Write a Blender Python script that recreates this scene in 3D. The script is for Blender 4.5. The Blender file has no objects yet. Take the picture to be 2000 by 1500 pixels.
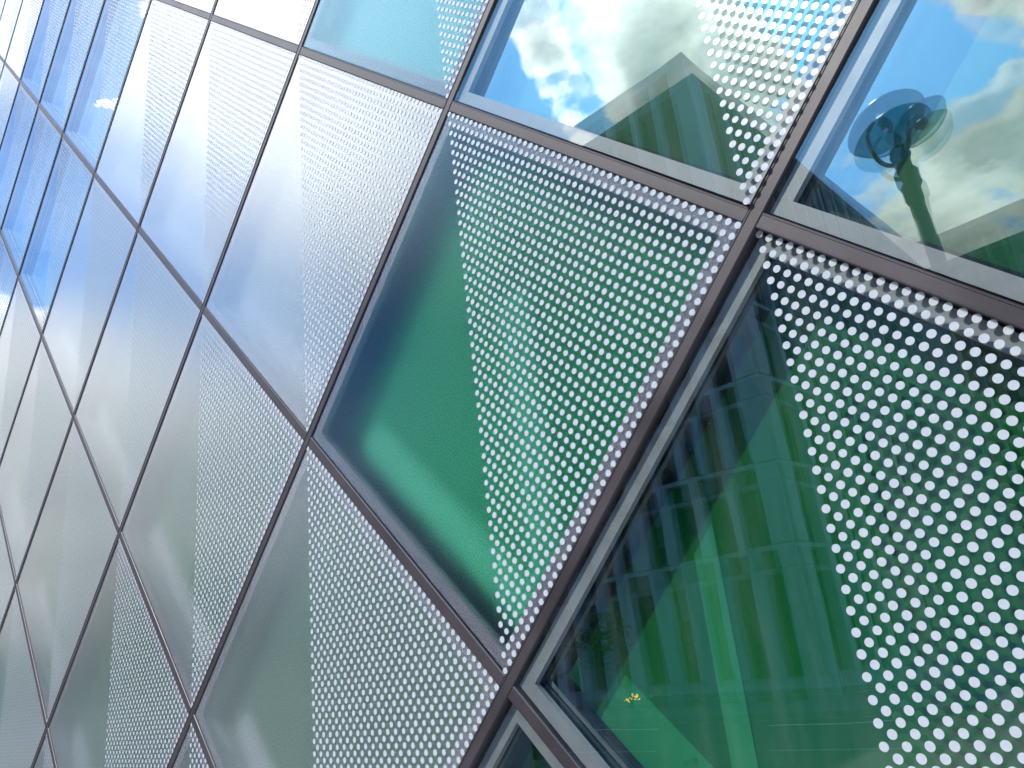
import bpy, bmesh, math, random
from mathutils import Vector, Matrix
R = math.radians
random.seed(7)
sc = bpy.context.scene
COL = sc.collection

# ------------------------------------------------------------------ camera
ZA = 2.3977                       # height of the lattice crossing at x = 0
cam = bpy.data.cameras.new('camera'); co = bpy.data.objects.new('camera', cam); COL.objects.link(co)
cm = Matrix(((0.70488351, 0.31194201, 0.63704899),
             (0.70079412, -0.16740764, -0.69344235),
             (-0.10966693, 0.93523626, -0.33661001))).to_4x4()
cm.translation = Vector((0.55484687, -1.38828511, ZA - 0.79767922))
co.matrix_world = cm
cam.sensor_width = 36.0; cam.lens = 36.0 * 1510 / 2000
cam.clip_start = .02; cam.clip_end = 3000
sc.camera = co

# ------------------------------------------------------------------ light, sky, exposure
SUN_AZ, SUN_EL = -18.0, 48.0      # azimuth from straight out of the facade, + to the right
def out_dir(az, el):
    return Vector((math.sin(R(az)) * math.cos(R(el)), -math.cos(R(az)) * math.cos(R(el)), math.sin(R(el))))
SUN = out_dir(SUN_AZ, SUN_EL)
sl = bpy.data.lights.new('sun', 'SUN'); sl.energy = 3.0; sl.angle = R(.53); sl.color = (1, .95, .87)
so = bpy.data.objects.new('sun', sl); COL.objects.link(so)
so.rotation_euler = SUN.to_track_quat('Z', 'Y').to_euler(); so.location = SUN * 60

world = bpy.data.worlds.new('World'); sc.world = world; world.use_nodes = True
wt = world.node_tree
for n in list(wt.nodes): wt.nodes.remove(n)

class NT:                          # tiny node helper
    def __init__(s, tree): s.t = tree
    def n(s, kind, **kw):
        nd = s.t.nodes.new(kind)
        for k, v in kw.items(): setattr(nd, k, v)
        return nd
    def put(s, sock, v):
        if isinstance(v, bpy.types.NodeSocket): s.t.links.new(v, sock)
        elif v is not None: sock.default_value = v
    def m(s, op, a, b=None, c=None, clamp=False):
        nd = s.n('ShaderNodeMath', operation=op, use_clamp=clamp)
        for i, v in enumerate((a, b, c)): s.put(nd.inputs[i], v)
        return nd.outputs[0]
    def v(s, op, a, b=None, out=0):
        nd = s.n('ShaderNodeVectorMath', operation=op)
        s.put(nd.inputs[0], a); s.put(nd.inputs[1], b)
        return nd.outputs[out]
    def ramp(s, x, a, b, lo=0., hi=1., smooth=True):
        nd = s.n('ShaderNodeMapRange', interpolation_type='SMOOTHSTEP' if smooth else 'LINEAR')
        for i, v in enumerate((x, a, b, lo, hi)): s.put(nd.inputs[i], v)
        return nd.outputs[0]
    def noise(s, vec, scale, detail=4., rough=.5, dist=0.):
        nd = s.n('ShaderNodeTexNoise'); s.put(nd.inputs['Vector'], vec)
        nd.inputs['Scale'].default_value = scale; nd.inputs['Detail'].default_value = detail
        nd.inputs['Roughness'].default_value = rough; nd.inputs['Distortion'].default_value = dist
        return nd.outputs[0]
    def mix(s, f, a, b, kind='MIX'):
        nd = s.n('ShaderNodeMix', data_type='RGBA', blend_type=kind)
        s.put(nd.inputs[0], f); s.put(nd.inputs[6], a); s.put(nd.inputs[7], b)
        return nd.outputs[2]

W = NT(wt)
sky = W.n('ShaderNodeTexSky', sky_type='NISHITA', sun_disc=False)
sky.sun_elevation = R(SUN_EL); sky.sun_rotation = math.atan2(SUN.x, SUN.y)
sky.air_density = 1.0; sky.dust_density = 1.0; sky.ozone_density = 2.5
dirv = W.n('ShaderNodeTexCoord').outputs['Generated']
sep = W.n('ShaderNodeSeparateXYZ'); wt.links.new(dirv, sep.inputs[0])
pz = W.m('ADD', W.m('MAXIMUM', sep.outputs[2], 0.), .22)
cx = W.n('ShaderNodeCombineXYZ')
W.put(cx.inputs[0], W.m('DIVIDE', sep.outputs[0], pz)); W.put(cx.inputs[1], W.m('DIVIDE', sep.outputs[1], pz))
cp = cx.outputs[0]
n1 = W.noise(cp, 2.6, 9., .58, .25)
wob = W.m('MULTIPLY', W.m('SUBTRACT', W.noise(cp, 7., 5., .6), .5), .10)
# where the clouds and the blue gaps stand: azimuth, elevation, radius (deg), weight
CLOUDS = [(-37.2, 43.5, 2.6, .42), (-36.8, 40.5, 2.2, .40), (-36.2, 38.3, 1.6, .3), (-34.2, 36.3, 1.8, .22), (-29, 44, 5.5, .34), (-24.5, 42, 6, .45), (-17.5, 39.2, 4.5, .5), (-23, 35, 5, .3),
          (-4.6, 37.2, 3.6, .42), (-.5, 35., 3.6, .42), (-5.6, 29.2, 3.0, .42), (-2, 27.8, 4.2, .48), (-15.2, 30.4, 2.4, .36),
          (-8, 24.5, 6.5, .40), (-62, 48, 11, .7), (-53, 37.5, 9.5, .6), (-58, 29, 5, .1), (-83, 42, 5.5, .7),
          (-75.7, 39.6, .55, 1.0), (-74.95, 39.2, .6, 1.15), (-74.2, 38.8, .65, 1.2), (-73.4, 38.4, .7, 1.2), (-72.6, 38.1, .7, 1.1), (-88, 17, 14, .5), (-70, 14, 15, .62), (-60, 24, 8, -.3),
          (-41, 42.5, 2.6, -.5), (-41.5, 38.5, 5., -.5), (-33.0, 40.2, 2.2, -.3), (-12.4, 38., 2.3, -.9), (-10.5, 35.4, 3.6, -.6), (-7.2, 33.4, 3.6, -.5),
          (-3.2, 32, 2.4, -.4), (-76, 34, 8.5, -.5), (-73, 25, 6, -.35), (-75, 43, 5, -.5)]
bias = None
for az, el, rad, wgt in CLOUDS:
    dt = W.v('DOT_PRODUCT', dirv, tuple(out_dir(az, el)), out=1)
    dt = W.m('ADD', dt, W.m('MULTIPLY', wob, rad / 57. * 1.1 if rad > 1 else .01))
    g = W.ramp(dt, math.cos(R(rad * 1.25)), math.cos(R(rad * .35)), 0., wgt)
    bias = g if bias is None else W.m('ADD', bias, g)
msk = W.ramp(W.m('ADD', W.m('MULTIPLY', W.m('SUBTRACT', n1, .5), 2.3), bias), .15, .38)
veil = W.ramp(W.v('DOT_PRODUCT', dirv, tuple(out_dir(-77, 36)), out=1), math.cos(R(26)), math.cos(R(6)), 0., .12)
msk = W.m('MAXIMUM', msk, veil)
glow = W.m('POWER', W.m('MAXIMUM', W.v('DOT_PRODUCT', dirv, tuple(SUN), out=1), 0.), 26.)
shade = W.ramp(W.noise(cp, 4.2, 8., .62), .36, .64, .52, 1.05)
glow2 = W.m('POWER', W.m('MAXIMUM', W.v('DOT_PRODUCT', dirv, tuple(out_dir(-59, 45)), out=1), 0.), 30.)
core = W.ramp(W.m('ADD', W.m('MULTIPLY', W.m('SUBTRACT', n1, .5), 2.1), bias), .40, .95, 1.12, .60)
cb = W.m('MULTIPLY', W.m('MULTIPLY', shade, core), W.m('ADD', W.m("ADD", 11.5, W.m('MULTIPLY', glow, 9.)), W.m('MULTIPLY', glow2, 36.)))
cc = W.n('ShaderNodeCombineXYZ')
W.put(cc.inputs[0], W.m('MULTIPLY', cb, W.ramp(core, .6, 1.1, .88, 1.))); W.put(cc.inputs[1], W.m('MULTIPLY', cb, W.ramp(core, .6, 1.1, .96, 1.))); W.put(cc.inputs[2], W.m('MULTIPLY', cb, W.ramp(core, .6, 1.1, 1.05, 1.)))
skyc = W.mix(1., sky.outputs[0], (.58, 1.32, 2.05, 1), 'MULTIPLY')
fin = W.mix(msk, skyc, cc.outputs[0])
bg = W.n('ShaderNodeBackground'); W.put(bg.inputs[0], fin); bg.inputs[1].default_value = .12
wo = W.n('ShaderNodeOutputWorld'); wt.links.new(bg.outputs[0], wo.inputs[0])

sc.render.engine = 'CYCLES'
sc.view_settings.view_transform = 'Standard'; sc.view_settings.look = 'None'
sc.view_settings.gamma = 1; sc.view_settings.use_curve_mapping = False
sc.view_settings.exposure = 0.25
cy = sc.cycles
cy.max_bounces = 14; cy.transparent_max_bounces = 24; cy.glossy_bounces = 8; cy.transmission_bounces = 10; cy.diffuse_bounces = 4
cy.sample_clamp_indirect = 6
cy.use_denoising = True
try: cy.denoiser = 'OPENIMAGEDENOISE'
except Exception: pass

# ------------------------------------------------------------------ materials
def new_mat(name):
    m = bpy.data.materials.new(name); m.use_nodes = True
    for n in list(m.node_tree.nodes): m.node_tree.nodes.remove(n)
    return m, NT(m.node_tree)
def finish(T, sh):
    o = T.n('ShaderNodeOutputMaterial'); T.t.links.new(sh, o.inputs[0])
def solid(name, col, rough=.5, metal=0., var=.15, scale=8., bump=.0, bscale=60., spec=.5, coord='Object', stretch=(1, 1, 1)):
    m, T = new_mat(name)
    tc = T.n('ShaderNodeTexCoord').outputs[coord]
    tc = T.v('MULTIPLY', tc, tuple(stretch))
    nz = T.noise(tc, scale, 6., .6)
    f = T.ramp(nz, .3, .7)
    lo = tuple(c * (1 - var) for c in col) + (1,); hi = tuple(min(1, c * (1 + var)) for c in col) + (1,)
    b = T.n('ShaderNodeBsdfPrincipled')
    T.put(b.inputs['Base Color'], T.mix(f, lo, hi)); b.inputs['Metallic'].default_value = metal
    T.put(b.inputs['Roughness'], T.ramp(nz, .2, .8, max(.02, rough - .08), min(1, rough + .08)))
    b.inputs['Specular IOR Level'].default_value = spec
    if bump:
        bp = T.n('ShaderNodeBump'); bp.inputs['Strength'].default_value = bump; bp.inputs['Distance'].default_value = .01
        T.put(bp.inputs['Height'], T.noise(tc, bscale, 4., .6)); T.put(b.inputs['Normal'], bp.outputs[0])
    finish(T, b.outputs[0]); return m
def clear_glass(name, base_refl, tint, power=3.7, dust=.012, specks=True, wave=.0012, wsc=1.6):
    """coated flat glass: mirror reflection over clear see-through, a trace of dust"""
    m, T = new_mat(name)
    lw = T.n('ShaderNodeLayerWeight'); lw.inputs['Blend'].default_value = .5
    # facing output is 1-cos; Schlick with a coating
    fr = T.m('ADD', base_refl, T.m('MULTIPLY', 1 - base_refl, T.m('POWER', lw.outputs['Facing'], power)), clamp=True)
    tr = T.n('ShaderNodeBsdfTransparent'); tr.inputs[0].default_value = tint + (1,)
    gl = T.n('ShaderNodeBsdfGlossy'); gl.inputs['Roughness'].default_value = 0.0; gl.inputs['Color'].default_value = (.93, .98, 1, 1)
    tc = T.n('ShaderNodeTexCoord').outputs['Object']
    bp = T.n('ShaderNodeBump'); bp.inputs['Strength'].default_value = .35; bp.inputs['Distance'].default_value = wave
    T.put(bp.inputs['Height'], T.noise(tc, wsc, 1., .4)); T.put(gl.inputs['Normal'], bp.outputs[0])
    mx = T.n('ShaderNodeMixShader'); T.put(mx.inputs[0], fr); T.put(mx.inputs[1], tr.outputs[0]); T.put(mx.inputs[2], gl.outputs[0])
    df = T.n('ShaderNodeBsdfDiffuse'); df.inputs[0].default_value = (.6, .6, .58, 1)
    sp = T.ramp(T.noise(tc, 38., 3., .7), .70, .78, 0., .12)
    m2 = T.n('ShaderNodeMixShader'); T.put(m2.inputs[0], T.m('ADD', sp, T.m('MULTIPLY', dust * 2.4, T.ramp(T.noise(T.v('MULTIPLY', tc, (9., 1., 1.3)), 1.6, 6., .65), .42, .68))) if specks else 0.); T.put(m2.inputs[1], mx.outputs[0]); T.put(m2.inputs[2], df.outputs[0])
    finish(T, m2.outputs[0]); return m
def frosted_glass(name, base_refl, tint, rr=.34, tr_rough=.62, ior=1.22, milky=.0, power=3.2, gcol=(1, 1, .98)):
    """etched glass: blurred reflection over blurred see-through, a milky scatter and a fine grain"""
    m, T = new_mat(name)
    tc = T.n('ShaderNodeTexCoord').outputs['Object']
    lw = T.n('ShaderNodeLayerWeight'); lw.inputs['Blend'].default_value = .5
    fr = T.m('ADD', base_refl, T.m('MULTIPLY', 1 - base_refl, T.m('POWER', lw.outputs['Facing'], power)), clamp=True)
    bp = T.n('ShaderNodeBump'); bp.inputs['Strength'].default_value = .25; bp.inputs['Distance'].default_value = .0012
    grain = T.noise(tc, 230., 4., .85); T.put(bp.inputs['Height'], grain)
    rf = T.n('ShaderNodeBsdfRefraction'); rf.inputs['IOR'].default_value = ior; rf.inputs['Roughness'].default_value = tr_rough
    T.put(rf.inputs[0], T.mix(T.ramp(grain, .36, .64), tuple(c * .55 for c in tint) + (1,), (1, 1, 1, 1))); T.put(rf.inputs['Normal'], bp.outputs[0])
    gl = T.n('ShaderNodeBsdfGlossy'); gl.inputs['Roughness'].default_value = rr; gl.inputs['Color'].default_value = gcol + (1,)
    T.put(gl.inputs['Normal'], bp.outputs[0])
    df = T.n('ShaderNodeBsdfDiffuse'); T.put(df.inputs[0], T.mix(T.ramp(grain, .3, .7), (.62, .70, .63, 1), (.86, .92, .84, 1)))
    m0 = T.n('ShaderNodeMixShader'); m0.inputs[0].default_value = milky; T.put(m0.inputs[1], rf.outputs[0]); T.put(m0.inputs[2], df.outputs[0])
    mx = T.n('ShaderNodeMixShader'); T.put(mx.inputs[0], fr); T.put(mx.inputs[1], m0.outputs[0]); T.put(mx.inputs[2], gl.outputs[0])
    finish(T, mx.outputs[0]); return m

M = {}
M['mullion'] = solid('mullion_anodised', (.056, .042, .045), .45, .0, .28, 3.5, .025, 200., stretch=(1, 1, 1))
M['gasket'] = solid('black_gasket', (.012, .012, .014), .6)
M['frame'] = solid('frame_satin_aluminium', (.29, .26, .28), .45, .1, .07, 20., .03, 500.)
M['frame_frosted'] = solid('frame_behind_frosted_glass', (.46, .41, .44), .5, 0, .05, 20.)
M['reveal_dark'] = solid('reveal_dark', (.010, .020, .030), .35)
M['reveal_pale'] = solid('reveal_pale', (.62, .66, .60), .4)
M['dots'] = solid('white_enamel', (.57, .585, .60), .22, 0, .04, 90., spec=.7)
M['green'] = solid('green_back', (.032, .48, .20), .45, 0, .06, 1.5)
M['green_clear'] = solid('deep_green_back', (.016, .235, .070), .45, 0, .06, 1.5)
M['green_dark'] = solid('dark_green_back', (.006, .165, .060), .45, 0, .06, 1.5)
M['green_sunlit_strong'] = solid('sunlit_green_strong', (.16, .88, .48), .45, 0, .06, 1.5)  # sunlight on the frosted pane's green back, put into the colour
M['green_sunlit'] = solid('sunlit_green_back', (.055, .46, .19), .45, 0, .06, 1.5)  # lit copy of the green back, for painted sun patches
M['teal'] = solid('turquoise_back', (.26, .85, .82), .45, 0, .06, 1.5)
M['sunlit_white'] = solid('sunlit_white', (.94, .96, .92), .5, 0, .03, 1.5)  # painted sunlight along the edge of grey and pale backs
M['pale'] = solid('pale_back', (.66, .72, .66), .5, 0, .05, 1.5)
M['grey'] = solid('grey_back', (.14, .31, .18), .5, 0, .08, 1.5)
M['blue'] = solid('blue_back', (.12, .34, .60), .4, 0, .06, 1.5)
M['clear'] = clear_glass('clear_glass', .11, (.86, .94, .90))
M['inner'] = clear_glass('inner_coated_glass', .31, (.86, .96, .90), power=2.0, dust=0, specks=False, wave=.0022, wsc=3.2)
M['frosted'] = frosted_glass('frosted_glass', .12, (.95, .98, .96), milky=.12, power=2.6, rr=.25, tr_rough=.8)
M['frosted_green'] = frosted_glass('frosted_green_glass', .09, (.95, .99, .96), milky=.0, power=4.6, rr=.22, tr_rough=1.0, gcol=(.50, .80, 1))
M['gold'] = solid('gold_foil', (.9, .62, .10), .35, .2)
M['wall'] = solid('dark_cladding', (.06, .06, .065), .6)
M['stone'] = solid('pale_stone', (.46, .44, .39), .75, 0, .14, .9, .2, 30.)
M['stone_dark'] = solid('stone_band', (.52, .50, .45), .75, 0, .12, 1.2, .2, 30.)
M['glint'] = solid('glint_metal', (.62, .60, .54), .4, .6)  # pale metal for the glint on the building corner
M['brown'] = solid('brown_brick', (.20, .15, .11), .8, 0, .18, 1.2, .2, 30.)
M['win'] = solid('window_glass', (.010, .014, .018), .12, 0, .1, .4, spec=.12)
M['blind'] = solid('roller_blind', (.32, .31, .28), .7)
M['winframe'] = solid('window_frame', (.05, .05, .055), .4, .4)
M['asphalt'] = solid('asphalt', (.11, .108, .10), .85, 0, .2, .8, .5, 40.)
M['paving'] = solid('paving', (.36, .345, .32), .8, 0, .15, 1.1, .3, 25.)
M['kerb'] = solid('kerb_granite', (.34, .33, .32), .8, 0, .1, 4.)
M['paint'] = solid('road_paint', (.72, .72, .68), .7, 0, .12, 6.)
M['bark'] = solid('bark', (.09, .07, .05), .9, 0, .3, 7., .6, 30.)
M['lampmetal'] = solid('lamp_dark_green_metal', (.03, .06, .055), .4, .3)
def smoked():
    m, T = new_mat('smoked_acrylic')
    b = T.n('ShaderNodeBsdfPrincipled'); b.inputs['Base Color'].default_value = (.03, .07, .07, 1); b.inputs['Roughness'].default_value = .15
    t = T.n('ShaderNodeBsdfTransparent'); t.inputs[0].default_value = (.55, .80, .88, 1)
    x = T.n('ShaderNodeMixShader'); x.inputs[0].default_value = .62; T.put(x.inputs[1], b.outputs[0]); T.put(x.inputs[2], t.outputs[0]); finish(T, x.outputs[0]); return m
M['smoked'] = smoked()
M['lampbowl'] = clear_glass('lamp_bowl', .06, (.75, .86, .84), dust=.02)
def leaf_mat():
    m, T = new_mat('leaf')
    oi = T.noise(T.n('ShaderNodeTexCoord').outputs['Object'], 2.4, 3.)
    c = T.mix(T.ramp(oi, .3, .7), (.05, .11, .02, 1), (.13, .22, .05, 1))
    d = T.n('ShaderNodeBsdfPrincipled'); T.put(d.inputs['Base Color'], c); d.inputs['Roughness'].default_value = .55
    t = T.n('ShaderNodeBsdfTranslucent'); T.put(t.inputs[0], T.mix(.5, c, (.12, .22, .03, 1)))
    mx = T.n('ShaderNodeMixShader'); mx.inputs[0].default_value = .3; T.put(mx.inputs[1], d.outputs[0]); T.put(mx.inputs[2], t.outputs[0])
    finish(T, mx.outputs[0]); return m
M['leaf'] = leaf_mat()

# ------------------------------------------------------------------ object helpers
def mesh_from(verts, faces, name, mat, smooth=False):
    me = bpy.data.meshes.new(name); me.from_pydata(verts, [], faces); me.materials.append(mat); me.update()
    if smooth: me.polygons.foreach_set('use_smooth', [True] * len(me.polygons))
    return me
def link(name, me, parent=None, loc=(0, 0, 0), kind=None, label=None):
    o = bpy.data.objects.new(name, me); COL.objects.link(o); o.location = loc
    if parent: o.parent = parent
    if kind: o['kind'] = kind
    if label: o['label'] = label
    return o
def thing(name, label, cat, loc=(0, 0, 0), group=None):
    o = bpy.data.objects.new(name, None); COL.objects.link(o); o.location = loc; o.empty_display_size = .2
    o['label'] = label; o['category'] = cat
    if group: o['group'] = group
    return o
class MB:
    def __init__(s): s.v = []; s.f = []
    def add(s, vs, fs):
        b = len(s.v); s.v += [tuple(v) for v in vs]; s.f += [tuple(i + b for i in f) for f in fs]
    def hexa(s, p):                # 8 points: 4 back (ccw), 4 front
        s.add(p, [(0, 3, 2, 1), (4, 5, 6, 7), (0, 1, 5, 4), (1, 2, 6, 5), (2, 3, 7, 6), (3, 0, 4, 7)])
    def box(s, x0, x1, y0, y1, z0, z1):
        s.hexa([(x0, y0, z0), (x1, y0, z0), (x1, y1, z0), (x0, y1, z0), (x0, y0, z1), (x1, y0, z1), (x1, y1, z1), (x0, y1, z1)])
    def tube(s, pts, rads, n=10):
        pts = [Vector(p) for p in pts]; rings = []
        for i, p in enumerate(pts):
            t = (pts[min(i + 1, len(pts) - 1)] - pts[max(i - 1, 0)]).normalized()
            a = t.cross(Vector((0, 0, 1)) if abs(t.z) < .9 else Vector((1, 0, 0))).normalized(); b = t.cross(a)
            rings.append([p + (a * math.cos(k * 2 * math.pi / n) + b * math.sin(k * 2 * math.pi / n)) * rads[i] for k in range(n)])
        vs = [v for r in rings for v in r]; fs = []
        for i in range(len(pts) - 1):
            for k in range(n):
                fs.append((i * n + k, i * n + (k + 1) % n, (i + 1) * n + (k + 1) % n, (i + 1) * n + k))
        fs.append(tuple(range(n))[::-1]); fs.append(tuple((len(pts) - 1) * n + k for k in range(n)))
        s.add(vs, fs)
    def lathe(s, prof, c, axis=Vector((0, 0, 1)), n=24):
        axis = Vector(axis).normalized(); a = axis.orthogonal().normalized(); b = axis.cross(a); c = Vector(c); vs = []; fs = []
        for r, h in prof:
            for k in range(n):
                t = 2 * math.pi * k / n; vs.append(c + axis * h + (a * math.cos(t) + b * math.sin(t)) * r)
        for i in range(len(prof) - 1):
            for k in range(n): fs.append((i * n + k, i * n + (k + 1) % n, (i + 1) * n + (k + 1) % n, (i + 1) * n + k))
        s.add(vs, fs)
    def mesh(s, name, mat, smooth=False): return mesh_from(s.v, s.f, name, mat, smooth)
    def build(s, name, mat, parent=None, smooth=False, **kw): return link(name, s.mesh(name, mat, smooth), parent, **kw)

# ------------------------------------------------------------------ setting: ground, road, pavements
def sheet(name, x0, x1, y0, y1, z, mat):
    b = MB(); b.add([(x0, y0, z), (x1, y0, z), (x1, y1, z), (x0, y1, z)], [(0, 1, 2, 3)])
    return b.build(name, mat, kind='structure')
sheet('ground', -900, 900, -900, 900, -.13, M['asphalt'])
def slab(name, x0, x1, y0, y1, z0, z1, mat):
    b = MB(); b.box(x0, x1, y0, y1, z0, z1); return b.build(name, mat, kind='structure')
slab('pavement', -120, 90, -6.0, .02, -.2, 0., M['paving'])
slab('kerb', -120, 90, -6.16, -6.003, -.2, .004, M['kerb'])
slab('far_pavement', -120, 90, -60, -21.0, -.2, 0., M['paving'])
slab('far_kerb', -120, 90, -20.997, -20.84, -.2, .004, M['kerb'])
for i in range(22):
    o = sheet('road_marking', -70 + i * 5.2, -67.4 + i * 5.2, -13.6, -13.46, -.126, M['paint'])
sheet('road_edge_line', -120, 90, -6.7, -6.6, -.126, M['paint'])
sheet('road_edge_line', -120, 90, -20.4, -20.3, -.126, M['paint'])

# ------------------------------------------------------------------ the glass facade
D = 1.7; S = D / math.sqrt(2)
RT2 = math.sqrt(.5)
def P2(u, v):                      # square coordinates (0..1 from the top corner, u down-right, v down-left) -> local x, z about the centre
    u = (u - .5) * S; v = (v - .5) * S
    return (u - v) * RT2, -(u + v) * RT2
def square_ring(mb, a, b, y0, y1, a2=None):
    """ring between insets a and b, from depth y0 to y1"""
    for k in range(4):
        cs = [(0, 0), (1, 0), (1, 1), (0, 1)]
        def pt(c, ins, y):
            u = ins if c[0] == 0 else 1 - ins; v = ins if c[1] == 0 else 1 - ins
            x, z = P2(u, v); return (x, y, z)
        c0, c1 = cs[k], cs[(k + 1) % 4]
        mb.hexa([pt(c0, a, y0), pt(c1, a, y0), pt(c1, b, y0), pt(c0, b, y0), pt(c0, a, y1), pt(c1, a, y1), pt(c1, b, y1), pt(c0, b, y1)])
def square_plate(mb, a, y, u0=None, u1=None, v0=None, v1=None):
    us = (a if u0 is None else u0, 1 - a if u1 is None else u1); vs = (a if v0 is None else v0, 1 - a if v1 is None else v1)
    q = [P2(us[0], vs[0]), P2(us[1], vs[0]), P2(us[1], vs[1]), P2(us[0], vs[1])]
    mb.add([(x, y, z) for x, z in q], [(3, 2, 1, 0)])
HM = .0142                          # half mullion (fraction of a side)
F0, F1 = .0185, .0480               # frame from / to
BD = .119                           # depth of the back panel
def dots_mesh(n):
    b = MB(); p = 1 / 48.; r = .315 * p * S
    for m in range(47):
        for k in range(m + 1):
            x, z = P2((m + 1) * p + random.uniform(-1, 1) * .0004, (k + 1) * p + random.uniform(-1, 1) * .0004); r = .315 * p * S * random.uniform(.96, 1.04)
            b.add([(x + r * math.cos(2 * math.pi * q / n), -.0012, z + r * math.sin(2 * math.pi * q / n)) for q in range(n)], [tuple(range(n))])
    return b.mesh('frit_dots', M['dots'])
DOTS = [dots_mesh(20), dots_mesh(12), dots_mesh(8)]
def pane_mesh(mat, tilt=0., y=0., a=.0155):
    b = MB(); square_plate(b, a, y); me = b.mesh('pane', mat); return me
PANE = {k: pane_mesh(M[k]) for k in ('clear', 'frosted', 'frosted_green')}
b = MB(); square_plate(b, .030, 0.); INNER = b.mesh('inner_pane', M['inner'])
b = MB(); square_ring(b, F0, F1, .010, .026); FRAME = b.mesh('panel_frame', M['frame'])
b = MB(); square_ring(b, F0, F1, .0006, .026); FRAME_F = b.mesh('panel_frame', M['frame_frosted'])
b = MB(); square_ring(b, .0144, F0 + .012, .028, .034); GASK = b.mesh('gasket', M['gasket'])
def reveal_mesh(mat):
    b = MB(); square_ring(b, F1 - .008, F1 + .002, .036, BD + .002)
    for yy in (.062, .088):         # stepped ledges along the two lower sides
        for (u0, u1, v0, v1) in ((.055, .945, .9385, .9493), (.9385, .9493, .055, .9375)):
            q = [P2(u0, v0), P2(u1, v0), P2(u1, v1), P2(u0, v1)]
            b.hexa([(x, yy + .008, z) for x, z in q] + [(x, yy, z) for x, z in q])
    return b.mesh('reveal', mat)
REV = {k: reveal_mesh(M['reveal_' + k]) for k in ('dark', 'pale')}
def back_mesh(mat):
    b = MB(); square_plate(b, F1 + .0025, BD); return b.mesh('back_panel', mat)
BACK = {k: back_mesh(M[k]) for k in ('green', 'green_clear', 'green_dark', 'pale', 'grey', 'blue', 'teal')}

fac = thing('glass_building', 'glass facade of panes standing on their corners, each half covered in white dots', 'building', (0, 0, ZA))
CLEAR = {(4, 0), (5, 0), (6, 0), (4, 1), (5, 1), (6, 1), (5, 2), (0, -1), (0, -2)}
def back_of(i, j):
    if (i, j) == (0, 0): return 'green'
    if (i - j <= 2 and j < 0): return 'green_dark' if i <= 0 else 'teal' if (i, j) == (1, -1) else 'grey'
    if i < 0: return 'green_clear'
    if (i, j) == (1, -1): return 'teal'
    if (i, j) in ((1, 0), (2, 0), (2, -1), (3, -1)): return 'pale'
    if (i, j) in CLEAR: return 'blue'
    return 'grey'
PLABEL = {(-1, 0): 'clear green pane reflecting the stone building', (0, 0): 'frosted green pane in the middle',
          (0, -1): 'clear pane reflecting the roof corner and clouds', (-1, -1): 'clear pane reflecting the street lamp',
          (1, -1): 'frosted turquoise pane at the top', (1, 0): 'frosted white pane left of the green one'}
panels = []
for i in range(-2, 12):
    for j in range(-2, 4):
        if i - j < -2 or (j == -2 and i > 4) or (j == 3 and i > 5): continue
        c = (-(i + j + 1) * D / 2, 0, (i - j) * D / 2)
        bk = back_of(i, j)
        kind = 'clear' if (i < 0 or (i, j) in CLEAR) else 'frosted_green' if bk in ('green', 'teal') else 'frosted'
        p = link('glass_pane', PANE[kind], fac, c, label=PLABEL.get((i, j)))
        lod = 0 if i <= 0 else 1 if i <= 2 else 2
        if (i, j) != (-1, 1): link('frit_dots', DOTS[lod], p, kind='stuff')
        link('panel_frame', FRAME if kind == 'clear' else FRAME_F, p)
        link('gasket', GASK, p)
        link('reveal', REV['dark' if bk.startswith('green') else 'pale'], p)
        link('back_panel', BACK[bk], p)
        if kind == 'clear':
            if i <= 0: p.rotation_euler = (R(-.80 + random.uniform(-.04, .04)), 0, R(random.uniform(-.08, .08)))
            q = link('inner_pane', INNER, p, (0, .040, 0)); q.rotation_euler = (-p.rotation_euler.x + (R(.08) if i <= 0 else 0), 0, -p.rotation_euler.z)
        panels.append(p)
# sunlit patches put into colour: paler strip and lower-left edge strip on panel backs
def U2(x, z):                      # local x, z -> square coordinates
    return ((x - z) * RT2 / S + .5, (-x - z) * RT2 / S + .5)
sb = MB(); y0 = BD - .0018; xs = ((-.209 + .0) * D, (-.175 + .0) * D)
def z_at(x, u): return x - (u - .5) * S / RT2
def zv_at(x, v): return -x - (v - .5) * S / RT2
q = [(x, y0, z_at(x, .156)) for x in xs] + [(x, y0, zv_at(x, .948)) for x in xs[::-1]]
sb.add(q, [(3, 2, 1, 0)]); STRIP = sb.mesh('painted_sun_strip', M['green_sunlit'])
SUN_STRIP_W = mesh_from(sb.v, sb.f, 'painted_sun_strip', M['sunlit_white'])
sb = MB(); square_plate(sb, 0, BD - .001, .156, .948, .846, .949); EDGE = sb.mesh('painted_sun_edge', M['green_sunlit'])
SUN_EDGE_W = mesh_from(sb.v, sb.f, 'painted_sun_edge', M['sunlit_white'])
sb = MB(); xs = (.02, .135); sb.add([(x, y0, .16 + x * .4) for x in xs] + [(x, y0, zv_at(x, .940)) for x in xs[::-1]], [(3, 2, 1, 0)]); SUN_STRIP_F = sb.mesh('painted_sun_strip', M['green_sunlit_strong']); eb = MB(); square_plate(eb, 0, BD - .001, .156, .948, .846, .949); SUN_EDGE_F = eb.mesh('painted_sun_edge', M['green_sunlit_strong'])  # light band and sunlit edge painted behind the frosted green pane
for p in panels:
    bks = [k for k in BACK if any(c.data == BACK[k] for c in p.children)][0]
    if bks == 'green_clear': link('painted_sun_strip', STRIP, p); link('painted_sun_edge', EDGE, p)
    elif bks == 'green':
        link('painted_sun_edge', SUN_EDGE_F, p); link('painted_sun_strip', SUN_STRIP_F, p)
    elif bks in ('grey', 'pale'): link('painted_sun_edge', SUN_EDGE_W, p)
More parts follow.
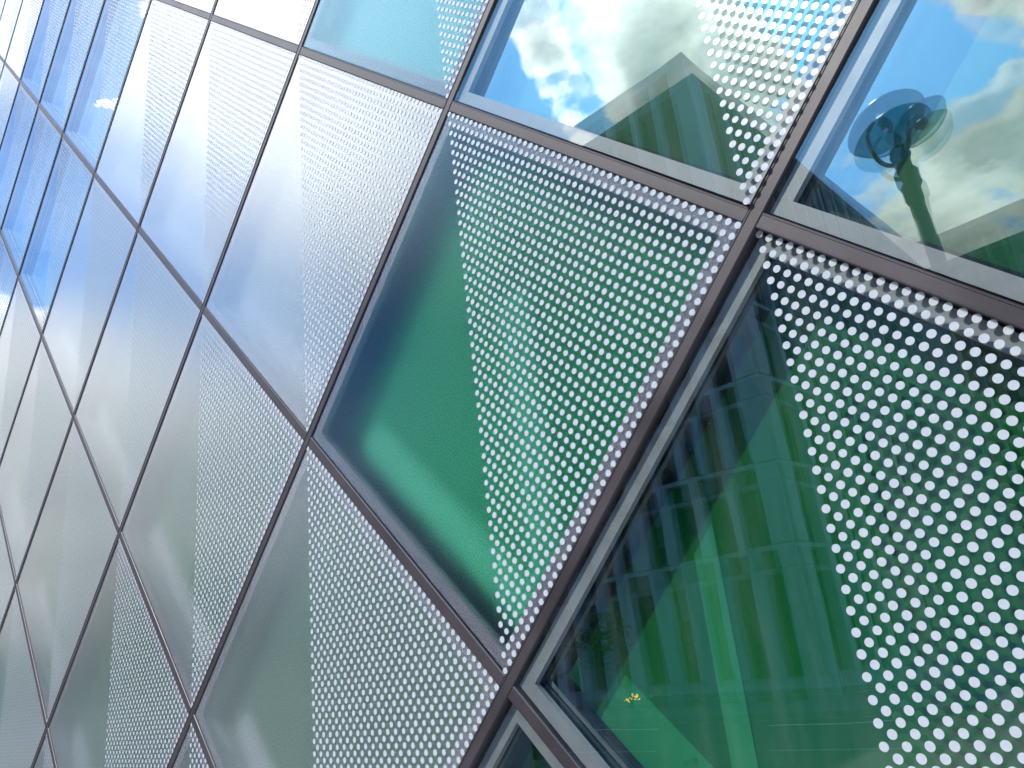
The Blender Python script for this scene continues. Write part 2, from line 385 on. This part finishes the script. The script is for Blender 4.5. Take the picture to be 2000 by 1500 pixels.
# ---- mullions: the steep bars run through, the shallow bars butt between them
hm = HM * S
def bar(p0, p1, name='mullion'):
    a = Vector((p0[0], 0, p0[1])); c = Vector((p1[0], 0, p1[1])); t = (c - a).normalized(); n = Vector((-t.z, 0, t.x))
    b = MB(); y0, y1 = -.0045, .12; ch = .0025
    w1 = hm - .0048; prof = [(-hm, y1), (-hm, y0 + ch), (-hm + ch, y0), (-w1, y0), (-w1 + .0007, y0 + .0016), (w1 - .0007, y0 + .0016), (w1, y0), (hm - ch, y0), (hm, y0 + ch), (hm, y1)]
    vs = [a + n * w + Vector((0, y, 0)) for w, y in prof] + [c + n * w + Vector((0, y, 0)) for w, y in prof]
    k = len(prof); fs = [(q, (q + 1) % k, k + (q + 1) % k, k + q) for q in range(k)] + [tuple(range(k))[::-1], tuple(range(k, 2 * k))]
    b.add(vs, fs); return b.build(name, M['mullion'], fac)
def node(i, j): return (-(i + j) * D / 2, (i - j) * D / 2)
for i in range(-2, 13):
    j1 = min(4, i + 2)
    bar(node(i, -2), node(i, j1 + .3))
for j in range(-2, 5):
    for i in range(-2, 12):
        if node(i, j)[1] < -1.4 * D: continue
        p0, p1 = Vector(node(i, j)), Vector(node(i + 1, j)); t = (p1 - p0).normalized()
        a = p0 + t * (hm + .0008); c = p1 - t * (hm + .0008)
        bar(a, c)
b = MB(); b.box(-24, 4.5, .16, 14, -ZA + .0, 11.0); b.build('wall', M['wall'], fac)

# gold foil scraps on the lower clear pane
g = MB(); gx, gz = -.4815, -.893
for k in range(46):
    cl = random.random() < .62
    cx_, cz_ = (gx + .004 + random.gauss(0, .0055), gz + .001 + random.gauss(0, .004)) if cl else (gx - .017 + random.gauss(0, .004), gz - .003 + random.gauss(0, .0022))
    r = random.uniform(.0008, .0023); a0 = random.random() * 6
    g.add([(cx_ + r * random.uniform(.5, 1.2) * math.cos(a0 + q * 1.256), -.0015 - random.random() * .0006, cz_ + r * random.uniform(.4, 1.2) * math.sin(a0 + q * 1.256)) for q in range(5)], [(0, 1, 2, 3, 4)])
gm = g.mesh('gold_foil_scraps', M['gold']); go = link('gold_foil_scraps', gm, None, (0, 0, ZA))
go['label'] = 'tiny torn scraps of gold foil stuck on the clear green pane'; go['category'] = 'foil scraps'

# ------------------------------------------------------------------ building opposite (seen mirrored in the panes)
def grid_building(name, label, x0, x1, y_front, y_back, floors, roof, side=None, seed=1, stone=None, band=None):
    """front face looks to +y; side face (+x) optional"""
    rnd = random.Random(seed); stone = stone or M['stone']; band = band or M['stone_dark']
    t = thing(name, label, 'building', (x1, y_front, 0))
    X = lambda x: x - x1
    Y = lambda y: y - y_front
    b = MB(); b.box(X(x0), X(x1) - .55, Y(y_back), -.55, 0, roof - .5); b.build('wall', M['win'], t)
    b = MB(); b.box(X(x0) - .1, .06, Y(y_back), .06, roof - .5, roof); b.build('parapet', band, t)
    if side:
        b = MB(); b.box(-.06, .075, -.06, .075, 16.5, roof - .55); b.build('corner_glint', M['glint'], t)  # strip added to stand in for the glint on the upper corner
    def face(front):
        L = (x1 - x0) if front else (y_front - y_back)
        def bx(mb, s0, s1, d0, d1, z0, z1):    # s along the face from the corner, d out of the face
            if front: mb.box(-s1, -s0, d0, d1, z0, z1)
            else: mb.box(d0, d1, -s1, -s0, z0, z1)
        zs = floors
        for k in range(len(zs) - 1):
            z0, z1 = zs[k] + (.10 if k else 0), zs[k + 1] - .10
            s = .08; first = True
            while s < L - .5:
                w = .9 if first else rnd.choice((.3, .3, .4, .95, .5))
                if not front and not first: w = rnd.choice((.3, .4, .5))
                if k == 0: w = max(.6, w * .8)
                mb = MB(); bx(mb, s, min(s + w, L), -.5, .09, z0, z1)
                mb.build('pier', stone, t)
                gap = rnd.choice((.7, .85, 1.1)) if front else rnd.choice((1.5, 1.9)); s += w
                if s + gap > L: break
                fm = MB(); bx(fm, s, s + .06, -.44, -.36, z0, z1); bx(fm, s + gap - .06, s + gap, -.44, -.36, z0, z1); bx(fm, s + .06, s + gap - .06, -.44, -.36, z0, z0 + .08)
                if not first and rnd.random() < .35:
                    bx(fm, s + .06, s + gap - .06, -.43, -.37, z0 + .9, z0 + .96)
                fw = fm.build('window', M['winframe'], t)
                if rnd.random() < .4:
                    bl = MB(); bx(bl, s + .07, s + gap - .07, -.545, -.53, z0 + (z1 - z0) * rnd.choice((.15, .4, .55)), z1); bl.build('blind', M['blind'], fw)
                s += gap; first = False
        for k in range(1, len(zs) - 1):        # bands with a slack scalloped lower line
            z = zs[k]; s = 0.
            while s < L - .1:
                w = min(rnd.choice((2.6, 3.4, 4.2)), L - s); n = 6
                top = [(s + w * q / n, z + .06 + .036 * math.sin(math.pi * q / n)) for q in range(n + 1)]
                mb = MB()
                for q in range(n):
                    sa, za = top[q]; sb, zb = top[q + 1]
                    d = [-.5, .02]
                    pts = []
                    for zz0, zz1 in ((z - .098, None),):
                        pass
                    if front:
                        mb.hexa([(-sb, -.5, z - .098), (-sa, -.5, z - .098), (-sa, .02, z - .098), (-sb, .02, z - .098), (-sb, -.5, zb), (-sa, -.5, za), (-sa, .02, za), (-sb, .02, zb)])
                    else:
                        mb.hexa([(-.5, -sa, z - .098), (-.5, -sb, z - .098), (.02, -sb, z - .098), (.02, -sa, z - .098), (-.5, -sa, za), (-.5, -sb, zb), (.02, -sb, zb), (.02, -sa, za)])
                mb.build('floor_band', band, t)
                s += w
    face(True)
    if side: face(False)
    return t
FL = [0, 4.45, 7.7, 11.1, 14.6, 18.3, 26.8]
grid_building('stone_building', 'pale stone office block with tall windows and scalloped floor bands across the street', -36, -12.0, -26.6, -63, FL, 27.25, side=True, seed=3)
grid_building('far_brown_building', 'wider brown brick office block with a flat roof standing behind the side street', -14, 45, -63.4, -85, [0, 5, 9.6, 14.2, 18.8, 23.4, 28.2], 29.6, side=False, seed=9, stone=M['brown'], band=M['brown'])

# ------------------------------------------------------------------ street lamp
lamp = thing('street_lamp', 'dark street lamp with two round dish heads on a slim pole', 'street lamp', (-.505, -4.11, 0))
b = MB(); b.tube([(0, 0, 0), (0, 0, .5), (0, 0, .52), (0, 0, 4.5)], [.10, .095, .066, .05], 16); b.build('pole', M['lampmetal'], lamp, True)
b = MB(); b.lathe([(.048, 4.28), (.06, 4.33), (.062, 4.42), (.085, 4.47), (.085, 4.56), (.06, 4.60), (.058, 4.66), (.075, 4.70), (.06, 4.76), (.02, 4.78)], (0, 0, 0), n=16); b.build('collar', M['lampmetal'], lamp, True)
def head(cx, cy, cz, r, ax, armpts):
    a = MB(); a.tube(armpts, [.017] * len(armpts), 8); am = a.build('arm', M['lampmetal'], lamp, True)
    h = MB(); h.lathe([(.02, .36 * r), (.25 * r, .35 * r), (.5 * r, .31 * r), (.75 * r, .22 * r), (.92 * r, .1 * r), (r, .0), (1.02 * r, -.02 * r), (.97 * r, -.01 * r), (.72 * r, .18 * r), (.3 * r, .3 * r), (.02, .31 * r)], (cx, cy, cz), ax, 40)
    hd = h.build('lamp_head', M['smoked'], lamp, True)
    q = MB(); q.lathe([(.96 * r, -.02 * r), (.93 * r, -.16 * r), (.82 * r, -.32 * r), (.6 * r, -.45 * r), (.3 * r, -.52 * r), (.02, -.54 * r)], (cx, cy, cz), ax, 40); q.build('glass_bowl', M['lampbowl'], hd, True)
    k = MB(); k.lathe([(.01, .05), (.04, .03), (.045, -.03), (.025, -.08), (.005, -.09)], (cx, cy, cz), ax, 14); k.build('bulb', M['frame'], hd, True)
def spline(pts, n=5):
    out = []; P = [Vector(p) for p in pts]
    for i in range(len(P) - 1):
        p0, p1, p2, p3 = P[max(i - 1, 0)], P[i], P[i + 1], P[min(i + 2, len(P) - 1)]
        for k in range(n):
            t = k / n; out.append(.5 * ((2 * p1) + (p2 - p0) * t + (2 * p0 - 5 * p1 + 4 * p2 - p3) * t * t + (3 * p1 - p0 - 3 * p2 + p3) * t ** 3))
    return out + [P[-1]]
head(-.03, 0, 5.0, .29, (-.30, -.07, .95), spline([(-.03, 0, 4.64), (-.12, 0, 4.70), (-.17, 0, 4.82), (-.17, 0, 4.98), (-.10, 0, 5.06)]))
head(.19, .10, 4.83, .20, (-.44, .01, .9), spline([(.03, .02, 4.68), (.09, .06, 4.74), (.125, .09, 4.84), (.15, .10, 4.87)]))

# ------------------------------------------------------------------ trees
def leaf_mesh(n, clumps, seed, size):
    rnd = random.Random(seed); b = MB()
    for _ in range(n):
        c, rad = rnd.choice(clumps)
        d = Vector((rnd.gauss(0, 1), rnd.gauss(0, 1), rnd.gauss(0, 1))).normalized() * rad * rnd.random() ** .45
        p = Vector(c) + Vector((d.x, d.y, d.z * .62))
        a = Vector((rnd.gauss(0, 1), rnd.gauss(0, 1), rnd.gauss(0, .6))).normalized(); e = a.orthogonal().normalized()
        e.rotate(Matrix.Rotation(rnd.random() * 6.28, 3, a)); s = size * rnd.uniform(.6, 1.3)
        b.add([p - a * s, p + e * s * .45, p + a * s, p - e * s * .45], [(0, 1, 2, 3)])
    return b
def tree(label, x, y, h, r, seed, n=2600, size=.10, group=None, low=.35):
    rnd = random.Random(seed)
    t = thing('street_tree', label, 'tree', (x, y, 0), group)
    b = MB(); b.tube([(0, 0, -.05), (.03, .02, h * .3), (-.05, .05, h * .6), (0, 0, h * .9)], [h * .025, h * .02, h * .013, h * .004], 9)
    clumps = []
    for k in range(13):
        a = rnd.random() * 6.28; rr = r * rnd.uniform(.35, 1.); zz = h * rnd.uniform(low, .97)
        rr *= math.sqrt(max(.15, 1 - ((zz / h - .6) / .45) ** 2))
        c = (rr * math.cos(a), rr * math.sin(a), zz); clumps.append((c, r * rnd.uniform(.25, .5)))
        z0 = max(h * .25, zz - rr * .7); b.tube([(0, 0, z0), (c[0] * .5, c[1] * .5, (z0 + zz) / 2 - .05), c], [h * .009, h * .006, h * .002], 6)
    b.build('trunk', M['bark'], t, True)
    leaf_mesh(n, clumps, seed + 1, size).build('crown', M['leaf'], t, kind='stuff')
tree('small loose street tree on the near pavement in front of the stone block', -9.6, -9.2, 5.4, 1.9, 11, 3000, .085)
k = 0
TL = ['leafy tree on the near pavement, closest of the row far along the street', 'tree beside the far kerb opposite the nearest pavement tree', 'second leafy tree along the near pavement',
      'large tree farther along the far kerb', 'third leafy tree on the near pavement', 'tallest tree at the very end of the road']
for x, y, h, r in ((-25, -10, 9, 3.8), (-34, -19, 8.5, 3.8), (-40, -10.5, 6.5, 3.0), (-52, -19, 7.5, 3.6), (-60, -11, 6.0, 2.8), (-74, -17, 7.5, 3.8)):
    tree(TL[k], x, y, h, r, 30 + k, 7000, .24, 'street trees along the road', .25); k += 1
